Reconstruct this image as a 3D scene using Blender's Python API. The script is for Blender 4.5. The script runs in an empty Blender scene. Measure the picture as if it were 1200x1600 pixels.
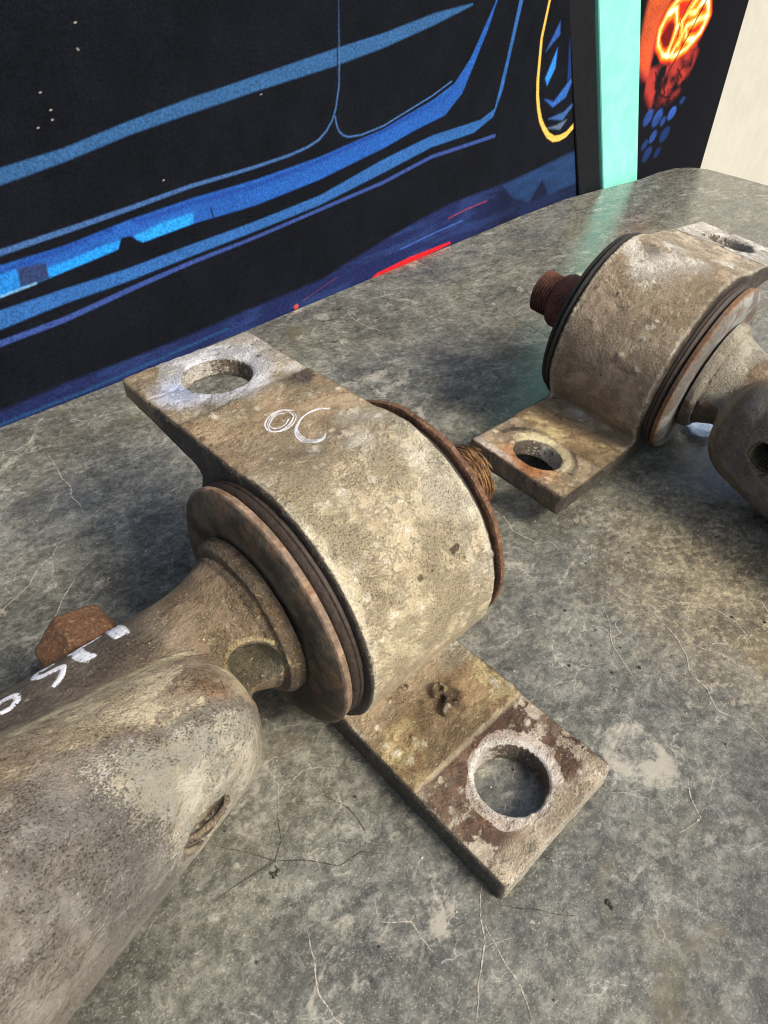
import bpy, math, random
import numpy as np
from mathutils import Matrix, Vector
from mathutils.bvhtree import BVHTree
random.seed(4)
# ------------------------------------------------------------------ camera, light, exposure
# All shapes are written in units of the bushing housing's radius; SC turns them into metres.
SC = 0.045
sc = bpy.context.scene
FPX = 1033.29
Rcw = np.array([[0.734259193, -0.678860288, -0.003485123], [-0.455605077, -0.488966226, -0.743865609],
                [0.503276714, 0.547778002, -0.668320140]])          # rows: camera right, down, forward
CAM = np.array([-2.1254, -2.7825, 3.5860])
cam_d = bpy.data.cameras.new('camera'); cam = bpy.data.objects.new('camera', cam_d)
sc.collection.objects.link(cam); sc.camera = cam
cam_d.sensor_fit = 'VERTICAL'; cam_d.sensor_height = 36.0; cam_d.sensor_width = 27.0
cam_d.lens = FPX / 1600 * 36.0
cam_d.clip_start = 0.005; cam_d.clip_end = 100
m = Matrix(((Rcw[0][0], -Rcw[1][0], -Rcw[2][0]), (Rcw[0][1], -Rcw[1][1], -Rcw[2][1]), (Rcw[0][2], -Rcw[1][2], -Rcw[2][2])))
cam.matrix_world = Matrix.Translation(Vector(CAM * SC)) @ m.to_4x4()

SUN_DIR = Vector((0.28, -1.0, 1.0)).normalized()
w = bpy.data.worlds.new('World'); sc.world = w; w.use_nodes = True
wn = w.node_tree.nodes; wl = w.node_tree.links
bg = wn.get('Background') or wn.new('ShaderNodeBackground')
sky = wn.new('ShaderNodeTexSky'); sky.sky_type = 'NISHITA'; sky.sun_disc = False
sky.sun_elevation = math.asin(SUN_DIR.z); sky.sun_rotation = math.atan2(SUN_DIR.x, SUN_DIR.y)
sky.air_density = 1.0; sky.dust_density = 3.5; sky.ozone_density = 1.0
wl.new(sky.outputs[0], bg.inputs[0]); bg.inputs[1].default_value = 0.15
sd = bpy.data.lights.new('sun', 'SUN'); sd.energy = 3.0; sd.angle = math.radians(15); sd.color = (1.0, 0.93, 0.82)
so = bpy.data.objects.new('sun', sd); sc.collection.objects.link(so)
so.rotation_euler = SUN_DIR.to_track_quat('Z', 'Y').to_euler()
sc.view_settings.view_transform = 'Standard'; sc.view_settings.look = 'None'
sc.view_settings.exposure = 0.40; sc.view_settings.gamma = 1.0
sc.cycles.pixel_filter_type = 'BLACKMAN_HARRIS'; sc.cycles.filter_width = 1.1

# ------------------------------------------------------------------ helpers
def link(o, parent=None):
    sc.collection.objects.link(o)
    if parent is not None: o.parent = parent
    return o
def mesh_obj(name, V, F, mat, parent=None, smooth=True, col=None, fl=None, sharp=None, col2=None):
    me = bpy.data.meshes.new(name)
    V = np.asarray(V, dtype=np.float32)
    if isinstance(F, np.ndarray):
        n = F.shape[1]
        me.vertices.add(len(V)); me.vertices.foreach_set('co', V.ravel())
        me.loops.add(F.size); me.loops.foreach_set('vertex_index', F.ravel().astype(np.int32))
        me.polygons.add(len(F)); me.polygons.foreach_set('loop_start', np.arange(0, F.size, n, dtype=np.int32))
        me.update(calc_edges=True)
    else:
        me.from_pydata([tuple(map(float, v)) for v in V], [], F)
    me.validate()
    me.polygons.foreach_set('use_smooth', [smooth] * len(me.polygons))
    if sharp is not None:
        me.set_sharp_from_angle(angle=math.radians(sharp))
    if col is not None:
        a = me.color_attributes.new('Col', 'FLOAT_COLOR', 'POINT')
        c = np.ones((len(V), 4), dtype=np.float32); c[:, :3] = col; a.data.foreach_set('color', c.ravel())
    if col2 is not None:
        a = me.color_attributes.new('Over', 'FLOAT_COLOR', 'POINT'); a.data.foreach_set('color', np.asarray(col2, dtype=np.float32).ravel())
    if fl is not None:
        a = me.attributes.new('flake', 'FLOAT', 'POINT'); a.data.foreach_set('value', np.asarray(fl, dtype=np.float32))
    me.materials.append(mat)
    return link(bpy.data.objects.new(name, me), parent)
def thing(name, label, cat, group=None, kind=None):
    o = link(bpy.data.objects.new(name, None)); o.empty_display_size = 0.01
    return tag(o, label, cat, group, kind)
def tag(o, label=None, cat=None, group=None, kind=None):
    if label: o['label'] = label
    if cat: o['category'] = cat
    if group: o['group'] = group
    if kind: o['kind'] = kind
    return o
_rs = np.random.RandomState(7)
_perm = _rs.permutation(4096); _tab = _rs.rand(4096)
def vnoise(P, s, seed=0):
    Q = np.asarray(P) * s + 113.7 + seed * 17.31
    i = np.floor(Q).astype(np.int64); f = Q - i; f = f * f * (3 - 2 * f)
    out = 0
    for dx in (0, 1):
        hx = _perm[(i[:, 0] + dx) & 4095]; wx = f[:, 0] if dx else 1 - f[:, 0]
        for dy in (0, 1):
            hy = _perm[(hx + i[:, 1] + dy) & 4095]; wy = wx * (f[:, 1] if dy else 1 - f[:, 1])
            for dz in (0, 1):
                out = out + _tab[_perm[(hy + i[:, 2] + dz) & 4095]] * wy * (f[:, 2] if dz else 1 - f[:, 2])
    return out
def fbm(P, s, o=4, seed=0):
    a, t, n = 1.0, 0, 0
    for k in range(o):
        n = n + a * vnoise(P, s * 2 ** k, seed + k); t += a; a *= 0.55
    return n / t
def ss(a, b, x):
    t = np.clip((x - a) / (b - a), 0, 1); return t * t * (3 - 2 * t)
def mixc(c, col, m): return c * (1 - m[:, None]) + np.array(col)[None, :] * m[:, None]
def smin(a, b, k):
    h = np.clip(0.5 + 0.5 * (b - a) / k, 0, 1); return b * (1 - h) + a * h - k * h * (1 - h)
def smax(a, b, k): return -smin(-a, -b, k)
def surface_net(fn, lo, hi, h, jobs=2):
    ax = [np.arange(lo[i], hi[i] + h, h) for i in range(3)]
    X, Y, Z = np.meshgrid(*ax, indexing='ij')
    D = fn(X.ravel(), Y.ravel(), Z.ravel()).reshape(X.shape)
    S = D < 0
    nx, ny, nz = X.shape
    cnt = np.zeros((nx - 1, ny - 1, nz - 1)); acc = np.zeros((nx - 1, ny - 1, nz - 1, 3))
    for a in range(3):
        sl0 = [slice(None)] * 3; sl1 = [slice(None)] * 3
        sl0[a] = slice(0, -1); sl1[a] = slice(1, None)
        d0, d1 = D[tuple(sl0)], D[tuple(sl1)]
        cr = (d0 < 0) != (d1 < 0)
        t = np.where(cr, d0 / np.where(cr, d0 - d1, 1), 0)
        b, c = [k for k in range(3) if k != a]
        for ob in (0, 1):
            for oc in (0, 1):
                s = [slice(None)] * 3
                s[b] = slice(ob, cr.shape[b] - 1 + ob); s[c] = slice(oc, cr.shape[c] - 1 + oc)
                m_ = cr[tuple(s)]; tt = t[tuple(s)]
                cnt += m_; acc[..., a] += m_ * tt; acc[..., b] += m_ * ob; acc[..., c] += m_ * oc
    cells = cnt > 0
    idx = -np.ones(cells.shape, dtype=np.int64); idx[cells] = np.arange(cells.sum())
    ii = np.argwhere(cells)
    V = (ii + acc[cells] / cnt[cells][:, None]) * h + np.array(lo)
    F = []
    for a in range(3):
        b, c = [(1, 2), (2, 0), (0, 1)][a]
        sl0 = [slice(1, -1)] * 3; sl1 = [slice(1, -1)] * 3
        sl0[a] = slice(0, -1); sl1[a] = slice(1, None)
        s0, s1 = S[tuple(sl0)], S[tuple(sl1)]
        base = np.argwhere(s0 != s1)
        if not len(base): continue
        inside = s0[tuple(base.T)]
        g = base.copy(); off = np.ones(3, int); off[a] = 0; g = g + off
        def cell(db, dc):
            q = g.copy(); q[:, b] += db; q[:, c] += dc; return idx[tuple(q.T)]
        q = np.stack([cell(-1, -1), cell(0, -1), cell(0, 0), cell(-1, 0)], 1)
        q[~inside] = q[~inside][:, ::-1]
        F.append(q)
    F = np.concatenate(F)
    e = h * 0.25
    for _ in range(jobs):
        x, y, z = V.T
        d = fn(x, y, z)
        g = np.stack([fn(x + e, y, z) - fn(x - e, y, z), fn(x, y + e, z) - fn(x, y - e, z), fn(x, y, z + e) - fn(x, y, z - e)], 1)
        gn = np.linalg.norm(g, axis=1) + 1e-9
        N = g / gn[:, None]
        V = V - N * np.clip(d, -h, h)[:, None] * 0.9
    return V, F, N
def lathe(name, prof, mat, parent, seg=160, wob=0.0, seed=0, col=None, sharp=38, colfn=None, fine=0.03):
    """prof: (x, r) along the x axis"""
    P = []
    for (x0, r0), (x1, r1) in zip(prof[:-1], prof[1:]):
        n = max(1, int(math.hypot(x1 - x0, r1 - r0) / fine))
        for k in range(n): P.append((x0 + (x1 - x0) * k / n, r0 + (r1 - r0) * k / n))
    P.append(prof[-1]); P = np.array(P)
    a = np.linspace(0, 2 * math.pi, seg, endpoint=False)
    A, I = np.meshgrid(a, np.arange(len(P)))
    x = P[I, 0]; r = P[I, 1]
    V = np.stack([x, r * np.cos(A), r * np.sin(A)], -1).reshape(-1, 3)
    if wob:
        n = fbm(V, 5, 4, seed) - 0.5
        rr = np.hypot(V[:, 1], V[:, 2]) + 1e-6
        V[:, 1] *= 1 + n * wob / rr; V[:, 2] *= 1 + n * wob / rr
        V[:, 0] += (fbm(V, 6, 3, seed + 9) - 0.5) * wob * 0.6
    k = np.arange(len(P) - 1)[:, None] * seg; j = np.arange(seg)[None, :]; j2 = (j + 1) % seg
    F = np.stack([k + j, k + seg + j, k + seg + j2, k + j2], -1).reshape(-1, 4)
    c = colfn(V) if colfn else None
    return mesh_obj(name, V, F, mat, parent, True, col=c, sharp=sharp)

# ------------------------------------------------------------------ materials
class NT:
    def __init__(s, name):
        s.m = bpy.data.materials.new(name); s.m.use_nodes = True; s.t = s.m.node_tree
        s.b = s.t.nodes['Principled BSDF']
        s.co = s.t.nodes.new('ShaderNodeTexCoord').outputs['Object']
    def n(s, typ, **k):
        nd = s.t.nodes.new(typ)
        for a, v in k.items(): setattr(nd, a, v)
        return nd
    def l(s, a, b): s.t.links.new(a, b)
    def noise(s, scale, detail=6, rough=0.6, dist=0.0, vec=None):
        nd = s.n('ShaderNodeTexNoise'); nd.inputs['Scale'].default_value = scale; nd.inputs['Detail'].default_value = detail
        nd.inputs['Roughness'].default_value = rough; nd.inputs['Distortion'].default_value = dist
        s.l(vec or s.co, nd.inputs['Vector']); return nd.outputs[0]
    def vor(s, scale, feat='F1', vec=None, rnd=1.0):
        nd = s.n('ShaderNodeTexVoronoi', feature=feat); nd.inputs['Scale'].default_value = scale
        nd.inputs['Randomness'].default_value = rnd
        s.l(vec or s.co, nd.inputs['Vector']); return nd.outputs['Distance']
    def ramp(s, v, a, b, lo=0.0, hi=1.0):
        nd = s.n('ShaderNodeMapRange', interpolation_type='SMOOTHSTEP')
        s.l(v, nd.inputs[0]); nd.inputs[1].default_value = a; nd.inputs[2].default_value = b
        nd.inputs[3].default_value = lo; nd.inputs[4].default_value = hi; return nd.outputs[0]
    def math(s, op, a, b=None):
        nd = s.n('ShaderNodeMath', operation=op)
        for i, v in enumerate((a, b)):
            if v is None: continue
            if isinstance(v, (int, float)): nd.inputs[i].default_value = v
            else: s.l(v, nd.inputs[i])
        return nd.outputs[0]
    def mix(s, f, a, b, mode='MIX'):
        nd = s.n('ShaderNodeMix', data_type='RGBA', blend_type=mode)
        for i, v in ((0, f), (6, a), (7, b)):
            if isinstance(v, (int, float)): nd.inputs[i].default_value = v
            elif isinstance(v, tuple): nd.inputs[i].default_value = (*v, 1)
            else: s.l(v, nd.inputs[i])
        return nd.outputs[2]
    def attr(s, name):
        nd = s.n('ShaderNodeAttribute'); nd.attribute_name = name; return nd
    def bump(s, h, strength=0.5, dist=0.001, prev=None):
        nd = s.n('ShaderNodeBump'); nd.inputs['Strength'].default_value = strength; nd.inputs['Distance'].default_value = dist
        s.l(h, nd.inputs['Height'])
        if prev is not None: s.l(prev, nd.inputs['Normal'])
        return nd.outputs[0]
    def out(s, col=None, rough=None, nor=None, metal=None, spec=None):
        for k, v in (('Base Color', col), ('Roughness', rough), ('Normal', nor), ('Metallic', metal), ('Specular IOR Level', spec)):
            if v is None: continue
            if isinstance(v, (int, float)): s.b.inputs[k].default_value = v
            elif isinstance(v, tuple): s.b.inputs[k].default_value = (*v, 1)
            else: s.l(v, s.b.inputs[k])
        return s.m

def cast_mat():
    """weathered cast aluminium; broad colours come from the painted attribute, grain from noise"""
    t = NT('weathered_casting')
    c = t.attr('Col').outputs['Color']; fl = t.attr('flake').outputs['Fac']; ov = t.attr('Over')
    n1 = t.noise(9, 8, 0.7); n2 = t.noise(38, 5, 0.65); n3 = t.noise(95, 3, 0.6); n4 = t.noise(20, 8, 0.75); n5 = t.noise(55, 6, 0.75, 0.6)
    # crisp-edged second layer (paint, rust and oxide patches)
    e = t.math('ADD', ov.outputs['Alpha'], t.math('MULTIPLY', t.math('SUBTRACT', n4, 0.5), 1.3))
    e = t.math('ADD', e, t.math('MULTIPLY', t.math('SUBTRACT', n5, 0.5), 0.7))
    om = t.math('MULTIPLY', t.ramp(e, 0.46, 0.56), t.ramp(ov.outputs['Alpha'], 0.03, 0.12))
    gm = t.ramp(t.noise(3.2, 5, 0.65), 0.38, 0.62)                      # where the surface is crusty rather than smooth
    c = t.mix(1.0, c, t.mix(t.ramp(n1, 0.28, 0.72), (1.12, 1.07, 1.0), (1.68, 1.67, 1.64)), 'MULTIPLY')
    c = t.mix(om, c, t.mix(1.0, ov.outputs['Color'], t.mix(t.ramp(n5, .3, .7), (1.0, 0.97, 0.92), (1.55, 1.54, 1.50)), 'MULTIPLY'))
    c = t.mix(t.math('MULTIPLY', t.ramp(n5, 0.53, 0.60, 0, 0.8), gm), c, t.mix(1.0, c, (0.42, 0.30, 0.18), 'MULTIPLY'))
    c = t.mix(t.math('MULTIPLY', t.ramp(n5, 0.43, 0.36, 0, 0.75), t.ramp(gm, 0, 1, .3, 1)), c, t.mix(1.0, c, (1.5, 1.45, 1.3), 'MULTIPLY'))
    c = t.mix(t.math('MULTIPLY', t.ramp(n3, 0.58, 0.64, 0, 0.6), gm), c, t.mix(1.0, c, (1.6, 1.55, 1.42), 'MULTIPLY'))
    c = t.mix(t.math('MULTIPLY', t.ramp(n3, 0.44, 0.38, 0, 0.9), t.ramp(gm, 0, 1, .45, 1)), c, t.mix(1.0, c, (0.26, 0.20, 0.14), 'MULTIPLY'))
    ms = t.n('ShaderNodeMapping'); ms.inputs['Scale'].default_value = (5, 45, 45); ms.inputs['Rotation'].default_value = (0, .15, .35); t.l(t.co, ms.inputs[0])
    sc_ = t.noise(1.0, 4, 0.6, 0.2, ms.outputs[0])                       # scratches
    c = t.mix(t.math('MULTIPLY', t.ramp(sc_, 0.64, 0.69, 0, .6), t.ramp(gm, 1, 0, .2, 1)), c, t.mix(1.0, c, (1.5, 1.5, 1.45), 'MULTIPLY'))
    c = t.mix(t.ramp(sc_, 0.34, 0.30, 0, .5), c, t.mix(1.0, c, (0.45, 0.38, 0.30), 'MULTIPLY'))
    n7 = t.noise(60, 2, 0.5)
    c = t.mix(t.math('MULTIPLY', t.ramp(n7, 0.665, 0.70, 0, .9), t.ramp(n4, .42, .55)), c, (0.66, 0.62, 0.52))
    c = t.mix(t.math('MULTIPLY', t.ramp(n7, 0.335, 0.30, 0, .9), t.ramp(n4, .58, .45)), c, (0.055, 0.038, 0.024))
    # chalky oxide flakes
    mp = t.n('ShaderNodeMapping'); mp.inputs['Rotation'].default_value = (.5, .3, .9); mp.inputs['Scale'].default_value = (1, 1.9, 1); t.l(t.co, mp.inputs[0])
    nf = t.noise(74, 7, 0.72, 0.0, mp.outputs[0])
    th = t.math('ADD', nf, t.math('MULTIPLY', t.math('SUBTRACT', n4, 0.5), 0.4))
    th = t.math('SUBTRACT', th, t.math('MULTIPLY', t.math('SUBTRACT', 1.0, fl), 0.34))
    fm = t.ramp(th, 0.40, 0.47, 0, 0.85)
    c = t.mix(fm, c, t.mix(t.ramp(n1, .3, .7), (0.64, 0.565, 0.40), (0.70, 0.66, 0.54)))
    vm = t.ramp(t.vor(17), 0.03, 0.08, 0.85, 0.0)
    c = t.mix(t.math('MULTIPLY', vm, t.ramp(n1, 0.42, 0.55)), c, (0.05, 0.035, 0.025))
    h = t.math('MULTIPLY', t.math('ADD', t.math('MULTIPLY', n5, 1.3), t.math('MULTIPLY', n3, 0.6)), t.ramp(gm, 0, 1, .35, 1.1))
    h = t.math('ADD', h, t.math('MULTIPLY', fm, 0.5)); h = t.math('ADD', h, t.math('MULTIPLY', n1, 1.2)); h = t.math('ADD', h, t.math('MULTIPLY', om, 0.35))
    return t.out(c, t.ramp(n1, 0.3, 0.7, 0.38, 0.62), t.bump(h, 0.9, 0.0026), None, 0.5)
def rust_mat(name, a, b, c3, rough=0.85, wires=False):
    t = NT(name)
    n1 = t.noise(5, 8, 0.7, 0.5); n2 = t.noise(30, 6, 0.7); n3 = t.noise(80, 3)
    c = t.mix(t.ramp(n1, 0.35, 0.65), a, b)
    c = t.mix(t.ramp(n2, 0.52, 0.66), c, c3)
    c = t.mix(t.ramp(n3, 0.5, 0.35, 0, 0.6), c, tuple(x * 0.3 for x in a))
    h = t.math('ADD', n2, t.math('MULTIPLY', n1, 1.2))
    return t.out(c, rough, t.bump(t.math('ADD', h, t.math('MULTIPLY', n3, 0.5)), 0.9, 0.0012), None, 0.3)
def col_mat(name, rough=0.9, spec=0.15, bs=0.25, scale=60, ct=.3):
    t = NT(name); n = t.noise(scale, 4, 0.7)
    c = t.mix(1.0, t.attr('Col').outputs['Color'], t.mix(t.ramp(n, .3, .7), (1 - ct, 1 - ct, 1 - ct), (1 + ct, 1 + ct, 1 + ct)), 'MULTIPLY')
    return t.out(c, rough, t.bump(n, bs, 0.0006), None, spec)
def plain(name, col, rough=0.6, spec=0.4, var=0.15, scale=12, bump=0.2):
    t = NT(name); n = t.noise(scale, 6, 0.65)
    c = t.mix(n, tuple(x * (1 - var * 1.5) for x in col), tuple(min(1, x * (1 + var)) for x in col))
    return t.out(c, t.ramp(n, .3, .7, rough - .08, rough + .08), t.bump(n, bump, 0.0006), None, spec)

def stone_mat(name, off, stretch):
    t = NT(name)
    mp = t.n('ShaderNodeMapping'); mp.inputs['Location'].default_value = off
    mp.inputs['Rotation'].default_value = (0, 0, math.radians(stretch[0])); mp.inputs['Scale'].default_value = (1, stretch[1], 1)
    t.l(t.co, mp.inputs[0]); v = mp.outputs[0]
    # warped coordinates for the veins
    wn_ = t.n('ShaderNodeTexNoise'); wn_.inputs['Scale'].default_value = 1.1; wn_.inputs['Detail'].default_value = 6
    t.l(v, wn_.inputs['Vector'])
    vm = t.n('ShaderNodeVectorMath', operation='MULTIPLY_ADD'); t.l(wn_.outputs['Color'], vm.inputs[0])
    vm.inputs[1].default_value = (1.1, 1.1, 1.1); t.l(v, vm.inputs[2]); wv = vm.outputs[0]
    big = t.noise(0.55, 5, 0.6, 0.4, v); mid = t.noise(2.6, 10, 0.72, 0.5, v); fine = t.noise(16, 8, 0.75, 0.3, v); grit = t.noise(75, 4, 0.7, 0, v)
    c = t.mix(t.ramp(mid, 0.34, 0.66), (0.092, 0.091, 0.081), (0.165, 0.164, 0.148))
    c = t.mix(1.0, c, t.mix(t.ramp(big, 0.36, 0.64), (0.88, 0.88, 0.86), (1.20, 1.18, 1.09)), 'MULTIPLY')
    c = t.mix(1.0, c, t.mix(t.ramp(fine, 0.34, 0.66), (0.66, 0.66, 0.65), (1.34, 1.33, 1.29)), 'MULTIPLY')
    c = t.mix(t.ramp(grit, 0.56, 0.66, 0, 0.5), c, (0.42, 0.41, 0.36))
    c = t.mix(t.ramp(grit, 0.43, 0.35, 0, 0.6), c, (0.035, 0.032, 0.026))
    # crushed-stone fragments, each with its own tone and a crisp edge
    for sc_v, lo_, hi_ in ((1.5, .90, 1.12), (4.0, .85, 1.18), (15.0, .80, 1.24)):
        vc = t.n('ShaderNodeTexVoronoi', feature='F1'); vc.inputs['Scale'].default_value = sc_v; vc.inputs['Randomness'].default_value = 1.0
        w2 = t.n('ShaderNodeVectorMath', operation='MULTIPLY_ADD'); nz = t.n('ShaderNodeTexNoise'); nz.inputs['Scale'].default_value = sc_v * 1.3; nz.inputs['Detail'].default_value = 5; nz.inputs['Roughness'].default_value = .65
        t.l(v, nz.inputs['Vector']); t.l(nz.outputs['Color'], w2.inputs[0]); k_ = 1.6 / sc_v; w2.inputs[1].default_value = (k_, k_, k_); t.l(v, w2.inputs[2]); t.l(w2.outputs[0], vc.inputs['Vector'])
        sp = t.n('ShaderNodeSeparateColor'); t.l(vc.outputs['Color'], sp.inputs[0])
        c = t.mix(1.0, c, t.mix(sp.outputs[0], (lo_, lo_, lo_), (hi_, hi_, hi_ * .985)), 'MULTIPLY')
    # clouded pale patches with torn edges
    pat = t.math('ADD', t.math('MULTIPLY', t.noise(1.15, 8, 0.66, 1.2, v), 0.8), t.math('MULTIPLY', fine, 0.2))
    c = t.mix(t.ramp(pat, 0.565, 0.65, 0, 0.75), c, (0.42, 0.39, 0.31))
    # faint darker cell shapes like crushed stone
    vd = t.vor(1.6, 'DISTANCE_TO_EDGE', wv)
    c = t.mix(t.math('MULTIPLY', t.ramp(vd, 0.012, 0.0, 0, 0.45), t.ramp(mid, 0.48, 0.56)), c, (0.55, 0.52, 0.43))
    vd2 = t.vor(5.5, 'DISTANCE_TO_EDGE', wv)
    c = t.mix(t.math('MULTIPLY', t.ramp(vd2, 0.03, 0.0, 0, 0.25), t.ramp(mid, 0.5, 0.62)), c, (0.48, 0.46, 0.40))
    c = t.mix(t.ramp(t.noise(0.8, 6, 0.6, 0.8, v), 0.58, 0.70, 0, 0.5), c, (0.16, 0.135, 0.075))
    # warmer, paler tone towards the near right corner
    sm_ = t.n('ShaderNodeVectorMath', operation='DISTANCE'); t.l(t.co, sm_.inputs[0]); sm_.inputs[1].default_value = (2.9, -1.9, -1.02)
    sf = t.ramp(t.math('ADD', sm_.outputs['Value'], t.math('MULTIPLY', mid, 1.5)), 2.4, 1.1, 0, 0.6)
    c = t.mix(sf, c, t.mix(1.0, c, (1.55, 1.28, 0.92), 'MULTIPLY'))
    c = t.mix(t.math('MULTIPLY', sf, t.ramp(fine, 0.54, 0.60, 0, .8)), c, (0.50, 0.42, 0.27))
    tk = t.noise(7, 8, 0.72, 0.8, v)
    c = t.mix(t.ramp(tk, 0.57, 0.63, 0, 0.38), c, (0.30, 0.295, 0.255)); c = t.mix(t.ramp(tk, 0.43, 0.37, 0, 0.35), c, (0.062, 0.060, 0.050))
    r = t.math('ADD', t.ramp(mid, 0.3, 0.7, 0.12, 0.24), t.math('MULTIPLY', grit, 0.08))
    h = t.math('ADD', t.math('MULTIPLY', fine, 0.6), t.math('MULTIPLY', grit, 0.4))
    h = t.math('ADD', h, t.math('MULTIPLY', mid, 1.2))
    return t.out(c, r, t.bump(h, 0.14, 0.0008), None, 0.6)

M_CAST = cast_mat()
M_RUST = rust_mat('orange_rust', (0.095, 0.052, 0.032), (0.23, 0.115, 0.058), (0.30, 0.19, 0.115))
M_RUSTD = rust_mat('dark_rust', (0.090, 0.040, 0.027), (0.18, 0.070, 0.045), (0.26, 0.12, 0.07))
M_WASH = col_mat('grimy_washer_steel', 0.72, 0.3, 0.8, 26)
M_RUB = plain('perished_rubber', (0.030, 0.026, 0.021), 0.55, 0.4, 0.6, 20, 0.7)
M_RUBB = plain('brown_seal_ring', (0.050, 0.035, 0.025), 0.6, 0.4, 0.7, 24, 0.8)
M_CHALK = plain('white_chalk', (0.68, 0.70, 0.74), 0.95, 0.05, 0.35, 60, 0.5)
M_PAINT = plain('white_paint_marker', (0.74, 0.76, 0.80), 0.5, 0.4, 0.25, 40, 0.6)
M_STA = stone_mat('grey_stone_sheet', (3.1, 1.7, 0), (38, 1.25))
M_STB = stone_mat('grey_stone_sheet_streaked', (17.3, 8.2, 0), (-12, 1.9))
M_CRK = plain('dark_crack', (0.060, 0.054, 0.044), 0.9, 0.1)
M_VEIN = plain('pale_vein', (0.44, 0.40, 0.32), 0.6, 0.3, 0.45, 14)
M_CLOTH = col_mat('printed_cloth', 0.95, 0.08, 0.6, 34, .36)

# ------------------------------------------------------------------ table
ZT = -1.02
EDGE = [(-9.0, 5.25), (-1.036, 5.316), (0.642, 5.33), (2.783, 5.412), (6.412, 5.6127)]
EDGE2 = [(6.414, 5.613), (7.305, 5.666), (9.6, 5.80), (11.3, 5.83), (12.6, 5.66), (13.75, 5.50), (14.6, 5.50), (15.2, 5.40), (15.55, 5.14), (15.67, 4.80), (15.56, 4.0), (15.42, 3.2), (15.1, 1.4)]
def slab(name, poly, z0, z1, mat, parent):
    n = len(poly); c = np.mean(poly, axis=0)
    V = []; b = 0.008
    P = np.array(poly, float)
    ins = P + (c - P) / np.linalg.norm(c - P, axis=1)[:, None] * b
    for Q, z in ((P, z0), (P, z1 - b), (ins * .7 + P * .3, z1 - b * .25), (ins, z1)):
        V += [(x, y, z) for x, y in Q]
    F = [tuple(range(n))[::-1]]
    for k in range(3):
        for i in range(n): j = (i + 1) % n; F.append((k * n + i, k * n + j, (k + 1) * n + j, (k + 1) * n + i))
    F.append(tuple(range(3 * n, 4 * n)))
    return mesh_obj(name, V, F, mat, parent, False)
table = thing('worktable', 'grey mottled stone-look worktable with a joint, under both rusty arms', 'table')
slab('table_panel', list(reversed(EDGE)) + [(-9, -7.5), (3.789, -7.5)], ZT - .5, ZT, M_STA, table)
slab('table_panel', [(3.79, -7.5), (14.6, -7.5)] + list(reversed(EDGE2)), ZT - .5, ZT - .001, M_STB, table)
def flat_line(name, pts, wd, mat, z=ZT + .0035, jag=0.05, taper=True, seed=0, parent=table, gap=.28):
    r = random.Random(seed)
    P = [Vector((*p, 0)) for p in pts]
    for it in range(5):
        Q = [P[0]]
        for a, b in zip(P[:-1], P[1:]):
            d = b - a; Q.append((a + b) / 2 + Vector((-d.y, d.x, 0)) * r.uniform(-1, 1) * jag * 1.0 * d.length / .25); Q.append(b)
        P = Q
    V = []; F = []; n = len(P)
    for i, p in enumerate(P):
        d = (P[min(i + 1, n - 1)] - P[max(i - 1, 0)]).normalized(); nn = Vector((-d.y, d.x, 0))
        t = i / (n - 1); ww = wd * (math.sin(math.pi * min(1, max(0, t))) ** .5 if taper else 1) * (r.uniform(.4, 1.5) if r.random() > gap else .08) + .0005
        V += [(*(p + nn * ww).xy, z), (*(p - nn * ww).xy, z)]
        if i: k = 2 * i; F.append((k - 2, k - 1, k + 1, k))
    return mesh_obj(name, V, F, mat, parent, False)
CR = [[(-1.76, -.66), (-1.62, -.86), (-1.51, -1.04), (-1.38, -1.15), (-1.22, -1.35), (-1.05, -1.38), (-.93, -1.52)],
      [(-1.30, -.78), (-1.40, -.96), (-1.51, -1.04), (-1.72, -1.0), (-1.95, -.98)],
      [(-1.49, 4.03), (-1.2, 3.85), (-.97, 3.75)], [(-.97, 3.70), (-.76, 3.41)],
      [(-.63, -2.21), (-.48, -2.38), (-.33, -2.57)], [(-1.0, -.9), (-.93, -1.1), (-.95, -1.3)]]
for i, c in enumerate(CR): flat_line('crack', c, .0030, M_CRK, jag=.06, seed=i + 3)
VN = [[(-.81, 4.44), (-.86, 4.0), (-.88, 3.63), (-.93, 3.3), (-.96, 3.13)], [(-1.13, 2.9), (-1.45, 2.72), (-1.75, 2.5), (-2.15, 2.28)],
      [(-1.05, 3.0), (-.75, 3.1)], [(-1.4, 2.3), (-1.62, 2.1), (-1.75, 1.95)],
      [(2.22, -1.37), (2.16, -1.7), (2.07, -1.93), (1.85, -2.15), (1.67, -2.48), (1.69, -2.87)], [(2.07, -1.93), (2.2, -2.3), (2.15, -2.6)],
      [(2.32, -1.47), (2.6, -1.9), (2.45, -2.4)], [(3.15, -1.92), (2.95, -2.3), (2.7, -2.7)], [(1.9, -1.3), (1.6, -1.6), (1.45, -1.9)],
      [(-.61, -2.05), (-.85, -2.28), (-1.19, -2.51)], [(-.77, -2.2), (-.85, -2.45), (-.94, -2.7)], [(-1.24, -1.77), (-1.1, -1.9), (-1.12, -2.1)],
      [(-1.6, -1.5), (-1.75, -1.8), (-1.7, -2.1)], [(1.0, -2.6), (.8, -2.8), (.6, -2.75)], [(3.4, 1.9), (3.6, 1.6), (3.55, 1.2)],
      [(4.2, 4.9), (4.0, 4.3), (4.1, 3.9)], [(2.2, .3), (2.1, -.1), (2.15, -.4)], [(8.3, 4.9), (8.9, 4.6), (9.3, 4.7)], [(7.2, 4.6), (7.9, 4.3)]]
for i, c in enumerate(VN): flat_line('pale_vein', c, .0042 if i > 0 else .007, M_VEIN, jag=.09, seed=i + 30)

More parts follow.
